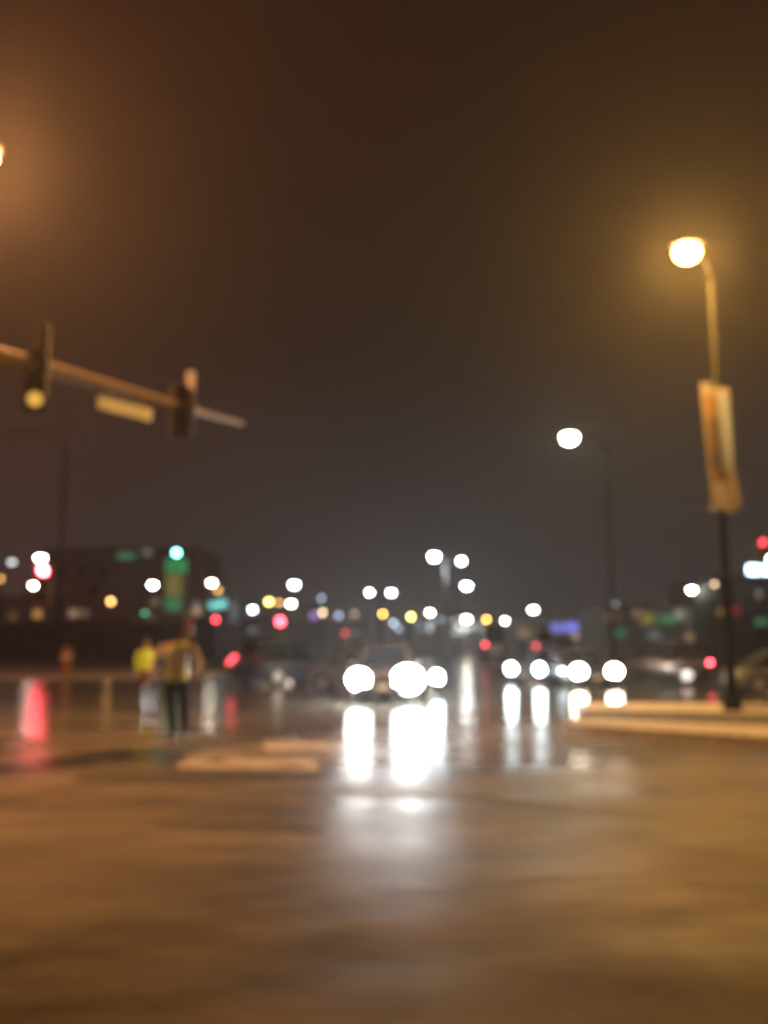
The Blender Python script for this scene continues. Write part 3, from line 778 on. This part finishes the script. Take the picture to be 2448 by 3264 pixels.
def person(loc, rz, label, P, top, sleeve, tape=True, scale=1.0, hatcol=None):
    t = empty('person', loc, rz, label, 'person', None)
    J = {}
    def j(n, p, r): J[n] = (Vector(p), r)
    j('pelvis', P['pelvis'], (.13, .10)); j('waist', P['waist'], (.12, .09)); j('chest', P['chest'], (.15, .11)); j('neck', P['neck'], .055)
    j('skull', P['head'], (.075, .09)); j('crown', Vector(P['head']) + Vector((0, 0, .07)), (.06, .075))
    B = [('pelvis', 'waist'), ('waist', 'chest'), ('chest', 'neck'), ('neck', 'skull'), ('skull', 'crown')]
    for s in 'lr':
        j('sh' + s, P['sh' + s], .06); j('el' + s, P['el' + s], .042); j('wr' + s, P['wr' + s], (.028, .024))
        d = (Vector(P['wr' + s]) - Vector(P['el' + s])).normalized()
        pal = Vector(P['wr' + s]) + d * .08; j('pa' + s, pal, (.036, .02))
        B += [('chest', 'sh' + s), ('sh' + s, 'el' + s), ('el' + s, 'wr' + s), ('wr' + s, 'pa' + s)]
        side = d.cross(Vector((0, 1, 0)))
        side = side.normalized() if side.length > .1 else Vector((1, 0, 0))
        curl = d.cross(side).normalized()
        for k in range(4):
            o = (k - 1.5) * .02; ln = (.075, .088, .082, .062)[k]
            a = pal + side * o + d * .02; m_ = a + d * ln * .55; e = m_ + (d * .8 + curl * .6).normalized() * ln * .45
            j(f'f{k}a{s}', a, .0095); j(f'f{k}b{s}', m_, .0085); j(f'f{k}c{s}', e, .007)
            B += [('pa' + s, f'f{k}a{s}'), (f'f{k}a{s}', f'f{k}b{s}'), (f'f{k}b{s}', f'f{k}c{s}')]
        a = pal - d * .04 - side * .03; e = a - side * .03 + d * .04
        j('tha' + s, a, .012); j('thb' + s, e, .0095); B += [('pa' + s, 'tha' + s), ('tha' + s, 'thb' + s)]
        j('hp' + s, P['hp' + s], .10); j('kn' + s, P['kn' + s], .062); j('an' + s, P['an' + s], .042)
        f = P['toe' + s]; j('to' + s, f, (.045, .03))
        B += [('pelvis', 'hp' + s), ('hp' + s, 'kn' + s), ('kn' + s, 'an' + s), ('an' + s, 'to' + s)]
    me = skin_mesh(J, B)
    # face: nose, ears merged into the same mesh
    bm = bmesh.new(); bm.from_mesh(me)
    hd = Vector(P['head']); fr = Vector(P['face']).normalized(); rt = fr.cross(Vector((0, 0, 1))).normalized()
    def blob(c, r):
        bmesh.ops.create_icosphere(bm, subdivisions=2, radius=1, matrix=Matrix.Translation(c) @ Matrix.Diagonal((r[0], r[1], r[2], 1)))
    blob(hd + Vector((0, 0, .02)), (.088, .104, .122))
    blob(hd + fr * .10 + Vector((0, 0, -.01)), (.014, .014, .024)); blob(hd + fr * .07 + Vector((0, 0, -.075)), (.03, .025, .02))
    for q in (-1, 1): blob(hd + rt * q * .085, (.012, .02, .03))
    bm.to_mesh(me); bm.free()
    body = link_mesh('body', me, SKIN, t)
    ev = MB()
    for q in (-1, 1):
        ev.ball(hd + fr * .088 + rt * q * .032 + Vector((0, 0, .022)), (.010, .010, .008), 8, 5)
    ev.build('eyes', M['black'], t, True)
    MB().ball(hd + fr * .094 + Vector((0, 0, -.052)), (.022, .008, .006), 8, 5).build('mouth', mat('lips', (.3, .09, .07), .5), t, True)
    hc = hd - fr * .012 + Vector((0, 0, .045))
    MB().ball(hc, (.100, .116, .112), 16, 8, 0, R(100)).build('hat' if hatcol else 'hair', hatcol or HAIR, t, True)
    # trousers
    K = {k: J[k] for k in ('pelvis', 'waist', 'hpl', 'hpr', 'knl', 'knr', 'anl', 'anr')}
    K = {k: (v[0] + (Vector((0, 0, .05)) if k[:2] == 'an' else Vector()), (.155, .125) if k == 'pelvis' else (.14, .11) if k == 'waist' else .115 if k[:2] == 'hp' else .082 if k[:2] == 'kn' else .072) for k, v in K.items()}
    K['waist'] = (K['pelvis'][0].lerp(K['waist'][0], .45), (.15, .12))
    link_mesh('trousers', skin_mesh(K, [('pelvis', 'waist'), ('pelvis', 'hpl'), ('pelvis', 'hpr'), ('hpl', 'knl'), ('hpr', 'knr'), ('knl', 'anl'), ('knr', 'anr')]), TROUS, t)
    # coat / vest with sleeves
    pe, wa, ch, nk = (Vector(P[k]) for k in ('pelvis', 'waist', 'chest', 'neck'))
    prof = [(pe + Vector((0, 0, -.10)), .182, .140), (pe + Vector((0, 0, .02)), .186, .142), (wa, .172, .132), (wa.lerp(ch, .5), .184, .138), (ch, .205, .140),
            (ch + Vector((0, 0, .07)), .200, .125), (nk.lerp(ch, .30), .120, .095), (nk + Vector((0, 0, -.01)), .068, .068)]
    def ring(c, rx, ry, k=1.0):
        return [c + Vector((rx * k * math.copysign(abs(math.cos(q)) ** .8, math.cos(q)), ry * k * math.copysign(abs(math.sin(q)) ** .8, math.sin(q)), .012 * math.sin(3 * q))) for q in [2 * math.pi * i / 24 for i in range(24)]]
    def cut(z):
        for (c0, a0, b0), (c1, a1, b1) in zip(prof, prof[1:]):
            if c0.z <= z <= c1.z:
                k = (z - c0.z) / (c1.z - c0.z); return (c0.lerp(c1, k), a0 + (a1 - a0) * k, b0 + (b1 - b0) * k)
        return prof[-1]
    MB().loft([ring(*p) for p in prof]).build('vest', top, t, True, 0, 1)
    for s in 'lr':
        sh, e, w = Vector(P['sh' + s]), Vector(P['el' + s]), Vector(P['wr' + s])
        link_mesh('sleeve', skin_mesh({'a': (sh, .082), 'b': (e, .066), 'c': (e.lerp(w, .92), .048)}, [('a', 'b'), ('b', 'c')]), sleeve, t)
        a, to = Vector(P['an' + s]), Vector(P['toe' + s]); dd = (to - a); dd.z = 0; dd.normalize()
        link_mesh('boot', skin_mesh({'a': (a + Vector((0, 0, .10)), .062), 'b': (Vector((a.x, a.y, .06)), .062), 'c': (Vector((to.x, to.y, .048)) + dd * .03, (.052, .045))}, [('a', 'b'), ('b', 'c')]), BOOT, t)
    if tape:
        for z0, z1 in ((wa.z + .02, wa.z + .14), (wa.z + .17, ch.z + .01)):
            zs = [z0, z0 + .01, (z0 + z1) / 2, z1 - .01, z1]
            MB().loft([ring(*cut(z), 1.03 if 0 < i < 4 else 1.0) for i, z in enumerate(zs)]).build('reflective_band', TAPE, t, True)
    return t

# near steward: leaning to the right, arms at work, seen from behind three quarters
p1 = on_ground(562, 2362)
person((p1.x, p1.y, 0), 0, 'person in a yellow vest with wide pale bands and dark trousers standing in the road', dict(
    pelvis=(-.02, 0, .98), waist=(-.03, 0, 1.14), chest=(-.02, -.02, 1.40), neck=(.04, -.03, 1.58), head=(.14, -.05, 1.73), face=(.5, -1, -.2),
    shl=(-.22, 0, 1.50), ell=(-.38, -.02, 1.24), wrl=(-.44, -.12, .98), shr=(.19, -.03, 1.49), elr=(.34, -.10, 1.24), wrr=(.36, -.28, 1.05),
    hpl=(-.12, 0, .90), knl=(-.09, -.03, .50), anl=(-.06, 0, .10), toel=(-.07, -.17, .05), hpr=(.09, 0, .90), knr=(.12, -.02, .50), anr=(.13, .02, .10), toer=(.16, -.15, .05)),
    VEST, SHIRT, hatcol=mat('rust_knit_hat', (.32, .12, .08), .9)).scale = (1.06, 1.06, 1.06)
p2 = on_ground(462, 2244)
person((p2.x, p2.y, 0), R(20), 'person in a plain lime yellow jacket standing farther back to the left', dict(
    pelvis=(0, 0, .95), waist=(0, 0, 1.10), chest=(0, 0, 1.34), neck=(0, -.01, 1.50), head=(0, -.02, 1.64), face=(-.3, 1, 0),
    shl=(-.20, 0, 1.42), ell=(-.26, .0, 1.14), wrl=(-.24, -.06, .88), shr=(.20, 0, 1.42), elr=(.26, 0, 1.14), wrr=(.24, -.05, .88),
    hpl=(-.10, 0, .88), knl=(-.11, 0, .48), anl=(-.12, .03, .10), toel=(-.14, .19, .05), hpr=(.10, 0, .88), knr=(.12, 0, .48), anr=(.12, .03, .10), toer=(.15, .19, .05)),
    JACKET, JACKET, tape=False, hatcol=mat('dark_hat', (.03, .03, .03), .8))

# small things by the far left kerb
def bollard(px, py, label, h, r, m):
    p = on_ground(px, py)
    t = empty('bollard', (p.x, p.y, 0), 0, label, 'bollard', None)
    MB().tube([(0, 0, 0), (0, 0, h), (0, 0, h + r * .6)], [r, r, r * .4]).build('post', m, t, True)
    MB().tube([(0, 0, h * .7), (0, 0, h * .82)], r * 1.05).build('reflective_band', TAPE, t, True)
bollard(208, 2160, 'short orange post on the far left pavement', 1.35, .28, mat('orange_post', (.5, .2, .05), .6))
